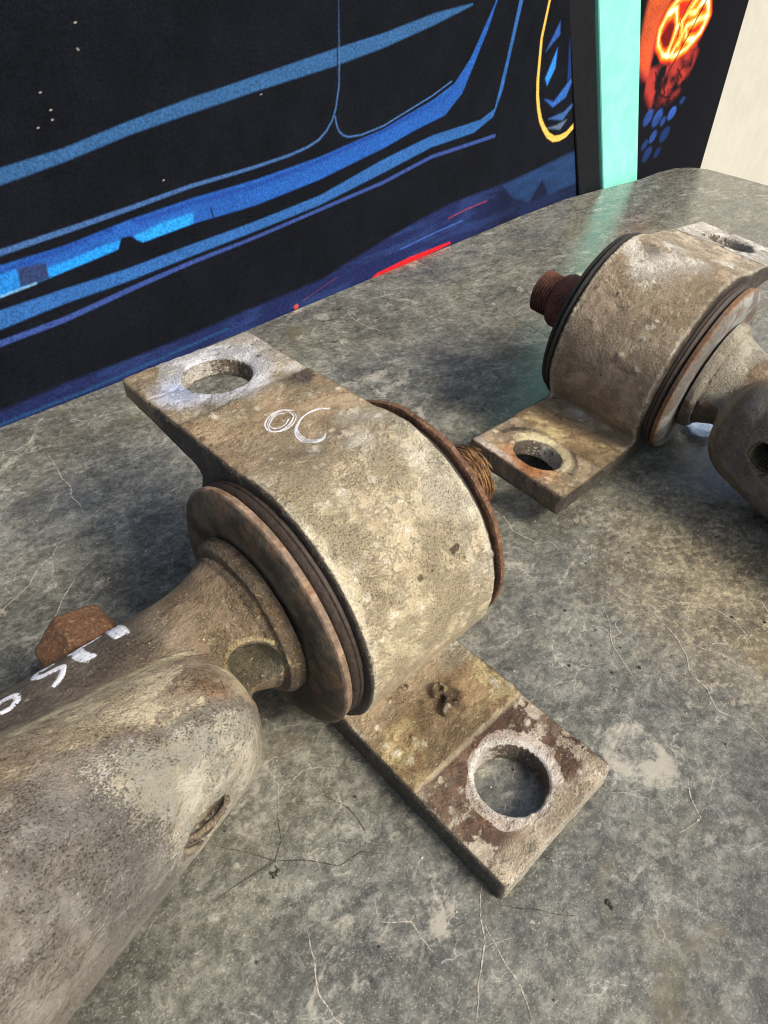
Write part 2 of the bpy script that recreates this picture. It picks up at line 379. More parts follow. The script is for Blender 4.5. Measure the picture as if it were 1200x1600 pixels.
# ------------------------------------------------------------------ casting: bracket
ZB = -1.095
HU, TU, HL, TL, W2 = 0.968, 1.887, 0.842, 2.197, 0.590
def box2(y, z, y0, y1, z0, z1, r=0.02):
    cy, cz = (y0 + y1) / 2, (z0 + z1) / 2
    dy = np.abs(y - cy) - (y1 - y0) / 2 + r; dz = np.abs(z - cz) - (z1 - z0) / 2 + r
    return np.hypot(np.maximum(dy, 0), np.maximum(dz, 0)) + np.minimum(np.maximum(dy, dz), 0) - r
def bracket_sdf(pits):
    def fn(x, y, z):
        circ = np.hypot(y, z) - 1.0
        t = 0.165 + 0.10 * np.clip((TU - y) / 0.9, 0, 1)
        up = box2(y, z, 0.0, TU, HU - 0.30, HU, 0.025)
        up = np.maximum(up, -(z - (HU - t)))
        lo = box2(y, z, -TL, 0.0, ZB, -HL, 0.022)
        d = smin(circ, up, 0.22); d = smin(d, lo, 0.15)
        d = smax(d, z - np.where(y > 0, np.maximum(HU + .001, np.sqrt(np.clip(1 - y * y, 0, 1)) + .003), 1.003), 0.02)
        d = smax(d, ZB - .001 - z, 0.02)
        # spot-faced pads: a shallow step on each ear
        d = smax(d, -np.maximum(np.maximum(-(y - 1.02), -(z - (HU - .018))), -0.2 + 0 * y), 0.008)
        d = smax(d, -np.maximum(y + 1.385, -(z + HL + .022)), 0.003)
        if pits:
            for (a_, b_, q_) in ((.11, -.975, .070), (.13, -1.02, .05), (.09, -1.06, .040), (.07, -1.10, .045), (.035, -1.14, .050), (.13, -1.13, .035), (.20, -1.10, .030), (.17, -1.08, .03)):
                d = smin(d, np.sqrt((x - a_) ** 2 + (y - b_) ** 2 + (z + .815) ** 2) - q_, .02)
        d = smax(d, np.abs(x) - W2, 0.028)
        # corners of the ears knocked round
        for (yc, s) in ((TU, 1), (-TL, -1)):
            q = (np.abs(x) + s * y - (W2 + abs(yc)) + 0.02) / 1.414
            d = smax(d, q, 0.02)
        wob = 0.016 * np.sin(37 * np.arctan2(y - np.where(y > 0, 1.443, -1.766), x)) * (.5 + .5 * np.sin(3 * np.arctan2(y - np.where(y > 0, 1.443, -1.766), x) + 1))
        for yc, r in ((1.443, .268), (-1.766, .262)):
            rr = np.hypot(x, y - yc)
            top = (HU - .018) if yc > 0 else -(HL + .022)
            hole = r - rr + .002 * np.sin(9 * y)
            ch = (r + .03) - rr - np.clip(top - z, 0, .05)
            d = smax(d, hole + wob * .3, 0.012)
            d = np.maximum(d, np.where(z > top - .06, (r + .022 - np.clip(top - z, 0, 1)) - rr, -1))
        for (a, b, c, r) in pits:
            d = smax(d, r - np.sqrt((x - a) ** 2 + (y - b) ** 2 + ((z - c) * 1.2) ** 2), 0.02)
        return d
    return fn
def roughen(V, N, seed, amp=0.010, warts=140, ws=1.0):
    n = fbm(V, 3.2, 5, seed) - 0.5
    V = V + N * (n * amp * 1.6)[:, None] + N * ((fbm(V, 16, 3, seed + 5) - 0.5) * amp * 0.9)[:, None]
    r = np.random.RandomState(seed); top = np.where(N[:, 2] > 0.1)[0]
    bump = np.zeros(len(V))
    for k in range(warts):
        c = V[top[r.randint(len(top))]]; c2 = c
        for q in range(r.randint(1, 4)):
            c2 = c2 + r.normal(0, .03, 3); s = r.uniform(.011, .026) * ws
            d2 = ((V - c2) ** 2).sum(1); bump = np.maximum(bump, s * .75 * np.exp(-d2 / (s * s)))
    return V + N * bump[:, None], bump

class Over:
    """second colour layer whose edges the material tears up with noise"""
    def __init__(s, n): s.c = np.zeros((n, 3)) + .3; s.m = np.zeros(n)
    def add(s, col, m):
        k = np.where(s.m + m > 1e-6, m / np.maximum(s.m * (1 - m) + m, 1e-6), 0)[:, None]
        s.c = s.c * (1 - k) + np.array(col)[None, :] * k; s.m = s.m * (1 - m) + m
    def cut(s, m): s.m = s.m * (1 - m)
    def get(s): return np.concatenate([s.c, s.m[:, None]], 1)
def paint_bracket(V, N, bump, seed, front):
    x, y, z = V.T
    n1 = fbm(V, 1.6, 5, seed); n2 = fbm(V, 5, 5, seed + 20); n3 = fbm(V, 13, 4, seed + 40); n6 = fbm(V, 3, 5, seed + 66)
    O = Over(len(V)); lay = O.add
    g = lambda cx, cy, r: np.exp(-((x - cx) ** 2 + (y - cy) ** 2) / (r * r)) * (N[:, 2] > .2)
    c = np.tile(np.array([0.365, 0.285, 0.185]), (len(V), 1))            # oxidised casting
    c = mixc(c, (0.290, 0.220, 0.140), ss(.46, .62, n1) * .7)
    lay((0.45, 0.375, 0.250), .50 * ss(.42, .60, n2))
    if front:
        c = mixc(c, (0.34, 0.25, 0.150), ss(.1, .8, y) * .65)
        c = mixc(c, (0.50, 0.435, 0.295), ss(.45, -.5, y) * ss(-.95, -.5, z) * .8)
        lay((0.56, 0.49, 0.335), ss(.2, -.4, y) * (z > -.8) * (.22 + .25 * ss(.45, .6, n6)))
        c = mixc(c, (0.34, 0.32, 0.26), ss(.2, .5, x) * ss(.3, -.2, y) * .75)
        lay((0.27, 0.205, 0.130), .34 * ss(.50, .60, n6) * ss(-.5, .3, y))
        for (a, b_, r_) in ((.35, .25, .10), (.2, -.02, .13), (.47, .12, .07), (.42, -.35, .10), (.38, -.62, .12), (-.1, .1, .05), (.5, -.75, .06)): lay((0.66, 0.63, 0.54), .52 * g(a, b_, r_))
        lay((0.12, 0.085, 0.055), .5 * g(-.18, .12, .10))
    else:
        c = mixc(c, (0.40, 0.305, 0.205), ss(.40, .56, n2) * .75)
        c = mixc(c, (0.47, 0.405, 0.305), ss(-.4, .8, y) * .8)
        c = mixc(c, (0.26, 0.205, 0.145), ss(-.3, -.9, y) * (z > -.8) * .6)
        lay((0.25, 0.170, 0.10), .32 * ss(.48, .60, n6))
        for (a, b_, r_) in ((.25, .1, .20), (.05, -.3, .22), (-.15, -.15, .14), (.45, -.35, .10), (.5, -.2, .08), (.2, -.5, .2), (-.35, .35, .12)): lay((0.66, 0.63, 0.56), .68 * g(a, b_, r_))
        lay((0.22, 0.19, 0.15), .8 * g(.28, -.25, .10))
    fl = 0.05 + 0.5 * ss(.54, .7, n1) * ss(.5, .6, n2)
    edge = ss(.10, .0, W2 - np.abs(x)) * (np.abs(N[:, 0]) < .6)
    lay((0.62, 0.58, 0.46), edge * .62 * (np.abs(y) < 1.1) * ss(.3, -.3, y + (0 if front else -2)))
    # lower ear
    lo = ss(-.66, -.76, z) * ss(-.84, -.96, y)
    O.cut(lo); c = mixc(c, (0.29, 0.200, 0.105), lo * .95)
    lay((0.52, 0.42, 0.22), lo * (.38 + .25 * ss(.45, .6, n2))); lay((0.12, 0.075, 0.042), lo * .6 * ss(.50, .62, n6))
    pad = ss(-1.37, -1.41, y) * (z > -.93)
    r = np.hypot(x, y + 1.766); O.cut(pad)
    if front:
        c = mixc(c, (0.43, 0.37, 0.285), pad)
        lay((0.30, 0.22, 0.15), pad * .5 * ss(.42, .58, n2))
        lay((0.105, 0.062, 0.042), pad * np.clip(.80 * ss(.62, .40, r) * ss(.12, -.3, y + 1.80 + x * .25) + .95 * np.exp(-((x - .33) ** 2 + (y + 1.50) ** 2) / .035) + .55 * ss(.45, .6, n6), 0, 1))
        lay((0.22, 0.105, 0.050), pad * .50 * ss(.46, .60, n3) * ss(.5, .3, r))
        ring = pad * ss(.365, .325, r + (n6 - .5) * .16)
        O.cut(ring * .75); c = mixc(c, (0.50, 0.435, 0.375), ring * .95)
        br_ = pad * ss(.305, .285, r); O.cut(br_); c = mixc(c, (0.62, 0.59, 0.54), br_)
        lay((0.56, 0.49, 0.34), ss(.02, .005, np.abs(y + 1.39)) * .40 * (z > -.93))  # highlight along the pad step, painted as a pale stripe
        lay((0.58, 0.50, 0.38), pad * ss(-2.02, -2.12, y + .2 * (n6 - .5)) * .62)
        pt = 1.3 * np.exp(-((x - .09 - .25 * (n6 - .5)) ** 2 / .0075 + (y + 1.05) ** 2 / .012)) * (z < -.76); c = mixc(c, (0.085, 0.058, 0.032), np.clip(pt * 1.6, 0, 1)); O.cut(np.clip(pt * 1.6, 0, 1))
    else:
        c = mixc(c, (0.30, 0.235, 0.155), pad)
        lay((0.44, 0.36, 0.22), pad * .5 * ss(.45, .6, n2))
        lay((0.40, 0.17, 0.062), pad * ss(-1.80, -1.92, y + (n2 - .5) * .2) * ss(.8, -.1, np.abs(x) * 1.4) * .95)
        lay((0.52, 0.47, 0.42), pad * ss(-2.06, -2.14, y) * ss(-.1, .3, x) * .8)
        lay((0.58, 0.52, 0.33), pad * ss(.40, .33, r + (n2 - .5) * .1) * ss(-1.85, -1.7, y) * .95)
        lay((0.09, 0.07, 0.05), pad * ss(.05, .015, np.abs(r - .43 + (n6 - .5) * .14)) * (y > -1.8) * .8)
    tipf = (np.abs(N[:, 1]) > .6) * (y < -2.1)
    O.cut(tipf)
    if front: c = mixc(c, (0.30, 0.26, 0.20), tipf * 1.0); lay((0.55, 0.51, 0.41), tipf * .6)
    else: c = mixc(c, (0.070, 0.045, 0.030), tipf * .9); lay((0.34, 0.24, 0.13), tipf * .35)
    # upper ear: wiped bright round the hole
    r = np.hypot(x, y - 1.443); up = (z > .85)
    if front:
        ear = up * ss(.92, 1.05, y); O.cut(ear * .8)
        c = mixc(c, (0.30, 0.235, 0.145), ear * .6); lay((0.47, 0.40, 0.27), ear * .45)
        h = up * ss(.52, .37, r + (n6 - .5) * .34)
        lay((0.50, 0.48, 0.44), up * ss(1.1, 1.5, y) * ss(-.15, .3, x) * .8)
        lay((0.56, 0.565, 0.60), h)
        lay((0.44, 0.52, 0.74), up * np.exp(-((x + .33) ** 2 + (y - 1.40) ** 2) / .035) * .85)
        lay((0.10, 0.08, 0.065), up * np.exp(-((x - .44) ** 2 + (y - .96) ** 2) / .020) * .85)
        lay((0.11, 0.085, 0.065), up * np.exp(-((x + .30) ** 2 + (y - 1.10) ** 2) / .006) * .6)
        lay((0.60, 0.57, 0.52), up * np.exp(-((x - .50) ** 2 + (y - 1.13) ** 2) / .006) * .9)
        lay((0.10, 0.075, 0.05), np.exp(-((y - 1.0) / .02) ** 2) * up * .42)
    else:
        pd = up * ss(1.0, 1.04, y); O.cut(pd)
        c = mixc(c, (0.58, 0.56, 0.52), pd * .9); lay((0.25, 0.22, 0.18), pd * .35)
        lay((0.06, 0.045, 0.03), np.exp(-((y - 1.0) / .022) ** 2) * up * .85)
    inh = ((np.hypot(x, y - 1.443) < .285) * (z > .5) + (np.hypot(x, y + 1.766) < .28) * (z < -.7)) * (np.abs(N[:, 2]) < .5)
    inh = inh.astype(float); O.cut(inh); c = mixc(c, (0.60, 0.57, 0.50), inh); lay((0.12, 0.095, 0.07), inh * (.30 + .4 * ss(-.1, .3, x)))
    # end faces and undersides coloured blackish brown
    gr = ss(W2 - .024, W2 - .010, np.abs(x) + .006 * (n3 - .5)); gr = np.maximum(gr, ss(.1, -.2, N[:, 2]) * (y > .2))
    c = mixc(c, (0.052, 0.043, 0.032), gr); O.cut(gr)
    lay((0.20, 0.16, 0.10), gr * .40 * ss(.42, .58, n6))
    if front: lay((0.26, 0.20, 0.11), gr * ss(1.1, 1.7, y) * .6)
    fl = fl * (1 - gr) * (1 - inh)
    b_ = ss(.002, .008, bump) * (1 - gr)
    lay((0.62, 0.57, 0.46), b_ * ss(.44, .52, n2) * .9); lay((0.10, 0.065, 0.04), b_ * ss(.48, .40, n2) * .75)
    return c, fl, O.get()

# ------------------------------------------------------------------ casting: arm
def arm_sdf(x, y, z, relief=True):
    rs = 0.40 + 0.05 * np.clip((x + 1.5) / .5, 0, 1) ** 2
    shaft = np.hypot(y, z) - rs
    shaft = np.maximum(shaft, x + .83)
    col = np.maximum(np.hypot(y, z) - (.600 - .9 * np.clip(-(x + .865), 0, .06)), np.maximum(x + .76, -(x + .905)))
    rid = np.maximum(np.hypot(y, z) - (.505 - .42 * np.clip(-(x + .945), 0, 1) + .014 * np.exp(-((x + .935) / .012) ** 2)), x + .89)
    d = smin(shaft, col, .02); d = smin(d, rid, .012)
    # forged lug with the cross bore
    t = np.clip((-x - 1.55) / 1.2, 0, 3)
    cy = -.37 - .10 * t; cz = -.22 + .0 * t; rb = .50 + .23 * t
    xx = np.maximum(x + 1.60, 0)
    e1 = (y - cy) * -.902 + (z - cz) * -.431; e2 = (y - cy) * -.431 + (z - cz) * .902
    st = np.where(e2 > 0, .64, .95)
    lug = np.sqrt(xx ** 2 * 1.25 + e1 ** 2 + (e2 * st) ** 2) - rb
    d = smin(d, lug, .11)
    if relief: d = smax(d, .175 - np.sqrt(((x + 1.09)) ** 2 + (y + .47) ** 2 + (z - .10) ** 2), .02)      # drilled relief
    rr = np.hypot(x + 1.80, z + .10)
    hole = np.minimum(.168 + .013 * np.sin(y * 2 * math.pi / .074) - rr, -(y + .35))
    d = smax(d, hole, .02)
    d = smax(d, -(z + 1.0), .03)
    return d
def paint_arm(V, N, bump, seed, front):
    x, y, z = V.T
    n1 = fbm(V, 1.7, 5, seed); n2 = fbm(V, 5, 5, seed + 20); n3 = fbm(V, 14, 4, seed + 40); n6 = fbm(V, 3, 5, seed + 66)
    O = Over(len(V)); lay = O.add
    c = np.tile(np.array([0.315, 0.255, 0.180]), (len(V), 1))
    c = mixc(c, (0.190, 0.138, 0.090), ss(.44, .60, n1) * .75)
    c = mixc(c, (0.30, 0.18, 0.095), ss(.52, .64, n6) * ss(-2.3, -1.8, x) * .6)
    lay((0.50, 0.42, 0.29), .52 * ss(.42, .58, n2) + .06); lay((0.165, 0.110, 0.068), .50 * ss(.47, .60, n6))
    lay((0.50, 0.43, 0.30), .62 * ss(-.30, -.60, y) * ss(-2.5, -1.9, x + .8 * (n6 - .5)) * ss(.40, .54, n2))
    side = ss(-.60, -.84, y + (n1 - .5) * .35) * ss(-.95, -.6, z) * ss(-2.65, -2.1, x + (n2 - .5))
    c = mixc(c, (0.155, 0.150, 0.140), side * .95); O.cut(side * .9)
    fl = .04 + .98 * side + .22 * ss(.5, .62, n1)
    left = ss(-2.15, -2.75, x + .9 * (y + .6)) * ss(-.45, -.85, y)
    c = mixc(c, (0.220, 0.215, 0.195), left * .8); fl = fl * (1 - left * .75); O.cut(left * .7)
    strip = ss(-.27, -.05, y + .08 * (n2 - .5)) * ss(-1.15, -1.65, x) * (np.hypot(y, z) < .47)  # back-left strip: dark reflection of the banner painted into the colour
    c = mixc(c, (0.085, 0.073, 0.058), strip * .92); fl = fl * (1 - strip); O.cut(strip); lay((0.19, 0.16, 0.12), strip * .40)
    crease = np.exp(-((y + .265 + .05 * (n2 - .5)) / .045) ** 2) * (z > .1) * ss(-1.1, -1.25, x)
    lay((0.50, 0.44, 0.29), crease * .75)  # highlight on the ridge painted in as a paler line
    neck = ss(-1.5, -1.15, x) * (np.hypot(y, z) < .52) * ss(-.55, -.42, y)
    c = mixc(c, (0.185, 0.135, 0.082), neck * .85); O.cut(neck)
    lay((0.27, 0.215, 0.125), neck * .5 * ss(.42, .56, n2)); lay((0.055, 0.042, 0.030), neck * .4 * ss(.5, .6, n6))
    cl = ss(-.955, -.935, x)
    c = mixc(c, (0.085, 0.062, 0.040), cl * .85); O.cut(cl); lay((0.22, 0.16, 0.085), cl * .5 * ss(.42, .6, n2))
    c = mixc(c, (0.05, 0.04, 0.028), np.exp(-((x + .955) / .010) ** 2))
    fl = fl * (1 - neck)
    q = np.sqrt((x + 1.09) ** 2 + (y + .47) ** 2 + (z - .10) ** 2)
    rel = ss(.200, .184, q) * (1.0 if front else 0.0); O.cut(rel)
    c = mixc(c, (0.115, 0.105, 0.068), rel); lay((0.17, 0.10, 0.045), rel * ss(.02, -.12, z) * .5)
    lay((0.44, 0.36, 0.20), ss(.235, .210, q) * (1 - rel) * .5 * (1 if front else 0))
    hh = (np.hypot(x + 1.80, z + .10) < .180) * (y < -.3)
    hh = hh.astype(float); c = mixc(c, (0.25, 0.205, 0.145), hh); c = mixc(c, (0.05, 0.035, 0.022), hh * ss(-.1, .6, np.sin(y * 2 * math.pi / .074)) * .9); O.cut(hh); fl = fl * (1 - hh)
    lay((0.62, 0.57, 0.48), ss(.002, .008, bump) * ss(.55, .62, n2) * .6)
    lay((0.12, 0.085, 0.055), ss(.002, .008, bump) * ss(.52, .44, n2) * .7)
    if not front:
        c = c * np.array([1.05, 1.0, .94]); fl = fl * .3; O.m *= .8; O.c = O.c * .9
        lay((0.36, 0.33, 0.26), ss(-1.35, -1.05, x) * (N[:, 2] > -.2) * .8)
    return c, fl, O.get()

def wash_col(hi, lo, seed, band=None):
    def f(V):
        n = fbm(V, 4, 5, seed); n2 = fbm(V, 6, 5, seed + 3)
        c = np.tile(np.array(lo), (len(V), 1)); c = mixc(c, hi, ss(.42, .62, n))
        c = mixc(c, (0.125, 0.075, 0.042), ss(.52, .64, n2) * .55)
        if band:
            x0, x1, col = band
            r = np.hypot(V[:, 1], V[:, 2])
            m_ = ss(x0 - .015, x0, V[:, 0]) * ss(x1 + .01, x1, V[:, 0]) * ss(.905, .925, r)
            c = mixc(c, col, m_ * (.55 + .45 * ss(.42, .52, n))); c = mixc(c, (0.16, 0.085, 0.045), m_ * ss(.56, .64, n2) * .85)
        return c
    return f

def build_arm(label, front, flip, seed):
    root = thing('control_arm', label, 'control arm', 'rusty suspension control arms lying on the worktable')
    s = -1.0 if flip else 1.0
    def fin(name, V, F, mat, **k):
        V = np.array(V)
        if flip: V = V * np.array([1, -1, 1]); F = F[:, ::-1]
        return mesh_obj(name, V, F, mat, root, **k)
    def flipobj(o):
        if flip:
            me = o.data; n = len(me.vertices); a = np.empty(n * 3, np.float32); me.vertices.foreach_get('co', a)
            a = a.reshape(-1, 3); a[:, 1] *= -1; me.vertices.foreach_set('co', a.ravel()); me.flip_normals(); me.update()
        return o
    pits = [(.105, -.965, -.765, .030), (.06, -1.03, -.80, .035), (.10, -1.115, -.80, .035), (.15, -1.16, -.83, .045), (.33, -1.06, -.83, .035), (.37, -1.12, -.83, .03)] if front else []
    h = .0165 if front else .024
    V, F, N = surface_net(bracket_sdf(pits), (-.66, -2.28, -1.1), (.66, 1.98, 1.08), h)
    V, bump = roughen(V, N, seed, .011, 230 if front else 150)
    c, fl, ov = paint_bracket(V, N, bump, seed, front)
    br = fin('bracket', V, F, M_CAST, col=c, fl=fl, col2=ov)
    VB, FB = V, F
    ha = .0175 if front else .024
    xa = -4.4 if front else -3.6
    V, F, N = surface_net(arm_sdf if front else (lambda x, y, z: arm_sdf(x, y, z, False)), (xa, -1.6, -1.06), (-.80, .66, .95), ha)
    V, bump = roughen(V, N, seed + 11, .014, 60, .6)
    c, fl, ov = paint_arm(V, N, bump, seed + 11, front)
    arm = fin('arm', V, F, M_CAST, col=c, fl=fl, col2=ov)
    # seal ring, dished washer between the bracket and the arm
    o = flipobj(lathe('seal_ring', [(-.585, .80), (-.585, .915), (-.600, .930), (-.622, .930), (-.630, .918), (-.640, .930), (-.668, .915), (-.682, .885), (-.690, .86), (-.69, .7)], M_RUBB, root, 200, .006, seed, fine=.02))
    band = (-.750, -.69, (0.27, 0.185, 0.125)) if front else (-.79, -.69, (0.20, 0.11, 0.055))
    o = flipobj(lathe('dished_washer', [(-.690, .70), (-.690, .91), (-.700, .930), (-.742, .936), (-.750, .928), (-.756, .910), (-.775, .880), (-.790, .83), (-.794, .77), (-.786, .70), (-.778, .65), (-.775, .58), (-.78, .5), (-.84, .42)], M_WASH, root, 220, .004, seed + 1,
              colfn=wash_col((0.100, 0.083, 0.055) if front else (0.26, 0.26, 0.24), (0.040, 0.033, 0.024) if front else (0.13, 0.12, 0.105), seed + 2, band), fine=.02))
    # far side: black lip, rusted washer, stud
    if front:
        flipobj(lathe('rubber_lip', [(.585, .6), (.588, .95), (.60, .962), (.625, .955), (.64, .93), (.65, .6)], M_RUB, root, 200, .004, seed + 4))
        flipobj(lathe('rusty_washer', [(.66, .3), (.665, .955), (.675, .975), (.715, .975), (.725, .955), (.728, .3)], M_RUST, root, 300, .032, seed + 5, fine=.02))
        flipobj(lathe('rubber_core', [(.60, .93), (.665, .90)], M_RUB, root, 120))
    else:
        flipobj(lathe('rubber_lip', [(.585, .6), (.588, .955), (.605, .985), (.635, .99), (.660, .965), (.665, .93), (.68, .955), (.71, .95), (.73, .91), (.735, .3)], M_RUB, root, 200, .008, seed + 4))
    prof = [(.70, .33), (1.12, .325), (1.17, .30), (1.19, .235)]
    if front: prof = [(.70, .30), (.92, .29), (.94, .262)]
    x = prof[-1][0]; rr = prof[-1][1]; end = 1.42 if front else 1.44
    while x < end:
        prof += [(x + .006, rr + .016), (x + .018, rr + .016), (x + .032, rr - .010)]; x += .036
    prof += [(x + .02, rr - .05), (x + .02, 0.001)]
    st = flipobj(lathe('threaded_stud', prof, M_RUST if front else M_RUSTD, root, 80, .028 if front else .02, seed + 6, fine=.012))
    if front:
        # torn rust fibres wrapped round the stud
        r = np.random.RandomState(3); VV = []; FF = []
        for k in range(420):
            x0 = r.uniform(.80, 1.44); a0 = r.uniform(-3.1, 3.1); ln = r.uniform(.5, 1.6); rad = .268 + r.uniform(-.004, .026) - .10 * max(0, x0 - 1.36); wd = r.uniform(.002, .0042); dr = r.uniform(-.045, .045)
            n = 14; b = len(VV)
            for i in range(n + 1):
                t = i / n; a = a0 + ln * t; xx = x0 + dr * t + .01 * math.sin(t * 9 + k); rd = rad + .012 * math.sin(t * 5 + k)
                for q in range(3):
                    aa = 2 * math.pi * q / 3
                    VV.append((xx + wd * math.cos(aa), (rd + wd * math.sin(aa)) * math.cos(a), (rd + wd * math.sin(aa)) * math.sin(a)))
            for i in range(n):
                for q in range(3):
                    p0 = b + i * 3 + q; p1 = b + i * 3 + (q + 1) % 3; FF.append((p0, p0 + 3, p1 + 3, p1))
        fo = mesh_obj('rust_fibres', VV, np.array(FF), M_FIB, root); fo['kind'] = 'stuff'
        # cross bolt head
        nb = []
        V, F, N = surface_net(lambda x, y, z: smax(smax(np.abs((x + 1.79) * .966 + z * .259), smax(np.abs((x + 1.79) * .259 + z * .966), np.abs((x + 1.79) * .707 - z * .707), .02), .02) - .235, np.abs(y - .51) - .16, .05), (-2.2, .3, -.35), (-1.5, .76, .4), .017)
        V, b_ = roughen(V, N, 77, .007, 25, .6)
        mesh_obj('bolt_head', V, F, M_BOLT, root)
    else:
        V, F, N = surface_net(lambda x, y, z: smax(np.hypot(x + 1.79, z - .0) - .24, np.abs(y - .51) - .16, .07), (-2.2, .3, -.35), (-1.5, .76, .4), .024)
        fin('bolt_head', V, F, M_BOLT)
    return root, (VB, FB), (arm,)
t = NT('ochre_rust_fibre'); M_FIB = t.out(t.mix(t.ramp(t.noise(7, 5), .4, .62), (0.15, 0.07, 0.03), (0.55, 0.32, 0.12)), .8, None, None, .3)
M_BOLT = rust_mat('brown_rust', (0.115, 0.060, 0.034), (0.19, 0.095, 0.048), (0.30, 0.17, 0.085), 0.75)

front, (FV, FF_), (farm,) = build_arm('nearer rusty control arm with chalk writing on its pale bushing bracket', True, False, 5)
rear, _, _ = build_arm('farther control arm at the right edge, its brown bushing stud pointing left', False, True, 23)
KS = (CAM[2] + 1.02) / (CAM[2] - ZB)
RM = Matrix(((-0.06378592, -0.98610896, 0.15336387), (0.98916741, -0.08283158, -0.12118894), (0.13220887, 0.14397239, 0.98071034)))
front.matrix_world = Matrix.LocRotScale(Vector((-0.0341, -0.0446, 0.0575)), None, Vector((KS, KS, KS)))
rear.matrix_world = Matrix.Translation(Vector((4.606, 0.216, 0.0480))) @ (RM @ Matrix.Scale(KS, 3)).to_4x4()

# ------------------------------------------------------------------ chalk and paint marks
def bvh_of(V, F): return BVHTree.FromPolygons([tuple(v) for v in V.tolist()], [tuple(f) for f in F.tolist()])
bvA = bvh_of(FV, FF_)
me = farm.data; n = len(me.vertices); a = np.empty(n * 3, np.float32); me.vertices.foreach_get('co', a)
bvR = BVHTree.FromPolygons([tuple(v) for v in a.reshape(-1, 3).tolist()], [tuple(p.vertices) for p in me.polygons])
def spline(P, n):
    P = [Vector((*p, 0)) for p in P]; P = [P[0] * 2 - P[1]] + P + [P[-1] * 2 - P[-2]]; out = []
    for i in range(1, len(P) - 2):
        for k in range(n):
            t = k / n; p0, p1, p2, p3 = P[i - 1:i + 3]
            out.append(.5 * ((2 * p1) + (p2 - p0) * t + (2 * p0 - 5 * p1 + 4 * p2 - p3) * t * t + (3 * p1 - p0 - 3 * p2 + p3) * t ** 3))
    out.append(P[-2]); return out
def mark(name, bv, strokes, mat, z0=2.0, lift=.003, label=None, parent=None, dry=True):
    V = []; F = []; r = random.Random(len(strokes))
    for pts, wd in strokes:
        S = spline(pts, 26); n = len(S); rows = []
        for i, p in enumerate(S):
            d = (S[min(i + 1, n - 1)] - S[max(i - 1, 0)]).normalized(); nn = Vector((-d.y, d.x, 0)); row = []
            ww = wd * r.uniform(.75, 1.15) * (.55 + .45 * max(0, math.sin(math.pi * i / (n - 1))) ** .4)
            for q in (-1, -.33, .33, 1):
                s = p + nn * ww * q; hit = bv.ray_cast(Vector((s.x, s.y, z0)), Vector((0, 0, -1)))
                if hit[0] is None: row = None; break
                h = hit[0] + hit[1] * lift * (1 if abs(q) < .9 else -.3); V.append(tuple(h)); row.append(len(V) - 1)
            if row and rows and rows[-1] and len(rows[-1]) == 4:
                for k in range(3):
                    if r.random() < ((.30, 0, .30)[k] if dry else 0): continue
                    F.append((rows[-1][k], rows[-1][k + 1], row[k + 1], row[k]))
            rows.append(row)
    o = mesh_obj(name, V, F, mat, parent)
    if label: o['label'] = label
    return o
Z1 = [(0.097, 0.615), (0.046, 0.675), (-0.045, 0.665), (-0.136, 0.605), (-0.168, 0.517), (-0.117, 0.463), (-0.021, 0.479), (0.06, 0.537), (0.079, 0.612)]
Z2 = [(0.049, 0.615), (-0.01, 0.64), (-0.078, 0.61), (-0.128, 0.561), (-0.119, 0.511), (-0.053, 0.497), (0.019, 0.532)]
S1 = [(0.322, 0.448), (0.245, 0.495), (0.138, 0.501), (0.019, 0.441), (-0.055, 0.364), (-0.073, 0.268), (-0.046, 0.186), (0.014, 0.158), (0.063, 0.208)]
off = lambda P, dx, dy: [(x + dx, y + dy) for x, y in P]
mark('chalk_numeral', bvA, [(Z1, .008), (Z2, .006), (off(Z1, .014, -.014), .005)], M_CHALK, label='white chalk numeral 0', parent=front)
mark('chalk_numeral', bvA, [(S1, .008), (off(S1[1:], .018, .006), .006), (off(S1[2:], .034, .015), .005)], M_CHALK, label='white chalk numeral 6 with a wide open top', parent=front)
B1 = [(-1.629, 0.247), (-1.623, 0.186), (-1.622, 0.116), (-1.613, 0.067)]
B2 = [(-1.918, 0.235), (-1.845, 0.232), (-1.772, 0.245), (-1.70, 0.24)]
B2b = [(-1.869, 0.225), (-1.876, 0.153), (-1.854, 0.094), (-1.833, 0.049)]
B3 = [(-2.011, 0.235), (-2.09, 0.237), (-2.125, 0.208), (-2.09, 0.158), (-2.023, 0.15), (-1.979, 0.122), (-2.005, 0.06), (-2.04, 0.033), (-2.071, 0.014)]
B4 = [(-2.371, 0.052), (-2.3, 0.052), (-2.248, 0.082), (-2.249, 0.13), (-2.294, 0.148), (-2.339, 0.144), (-2.386, 0.132)]
for lab, st in (('short white paint bar', [(off(B1, 0, .02), .034), (off(B1, .032, .01), .026), (off(B1, -.032, .025), .022)]), ('white paint letter T', [(B2, .013), (B2b, .040), (off(B2b, .03, 0), .024)]),
                ('white paint letter S', [(B3, .025), (off(B3, .014, .008), .014)]), ('white paint letter O', [(B4, .026)])):
    mark('paint_mark', bvR, st, M_PAINT, label=lab, parent=front, lift=.0035)

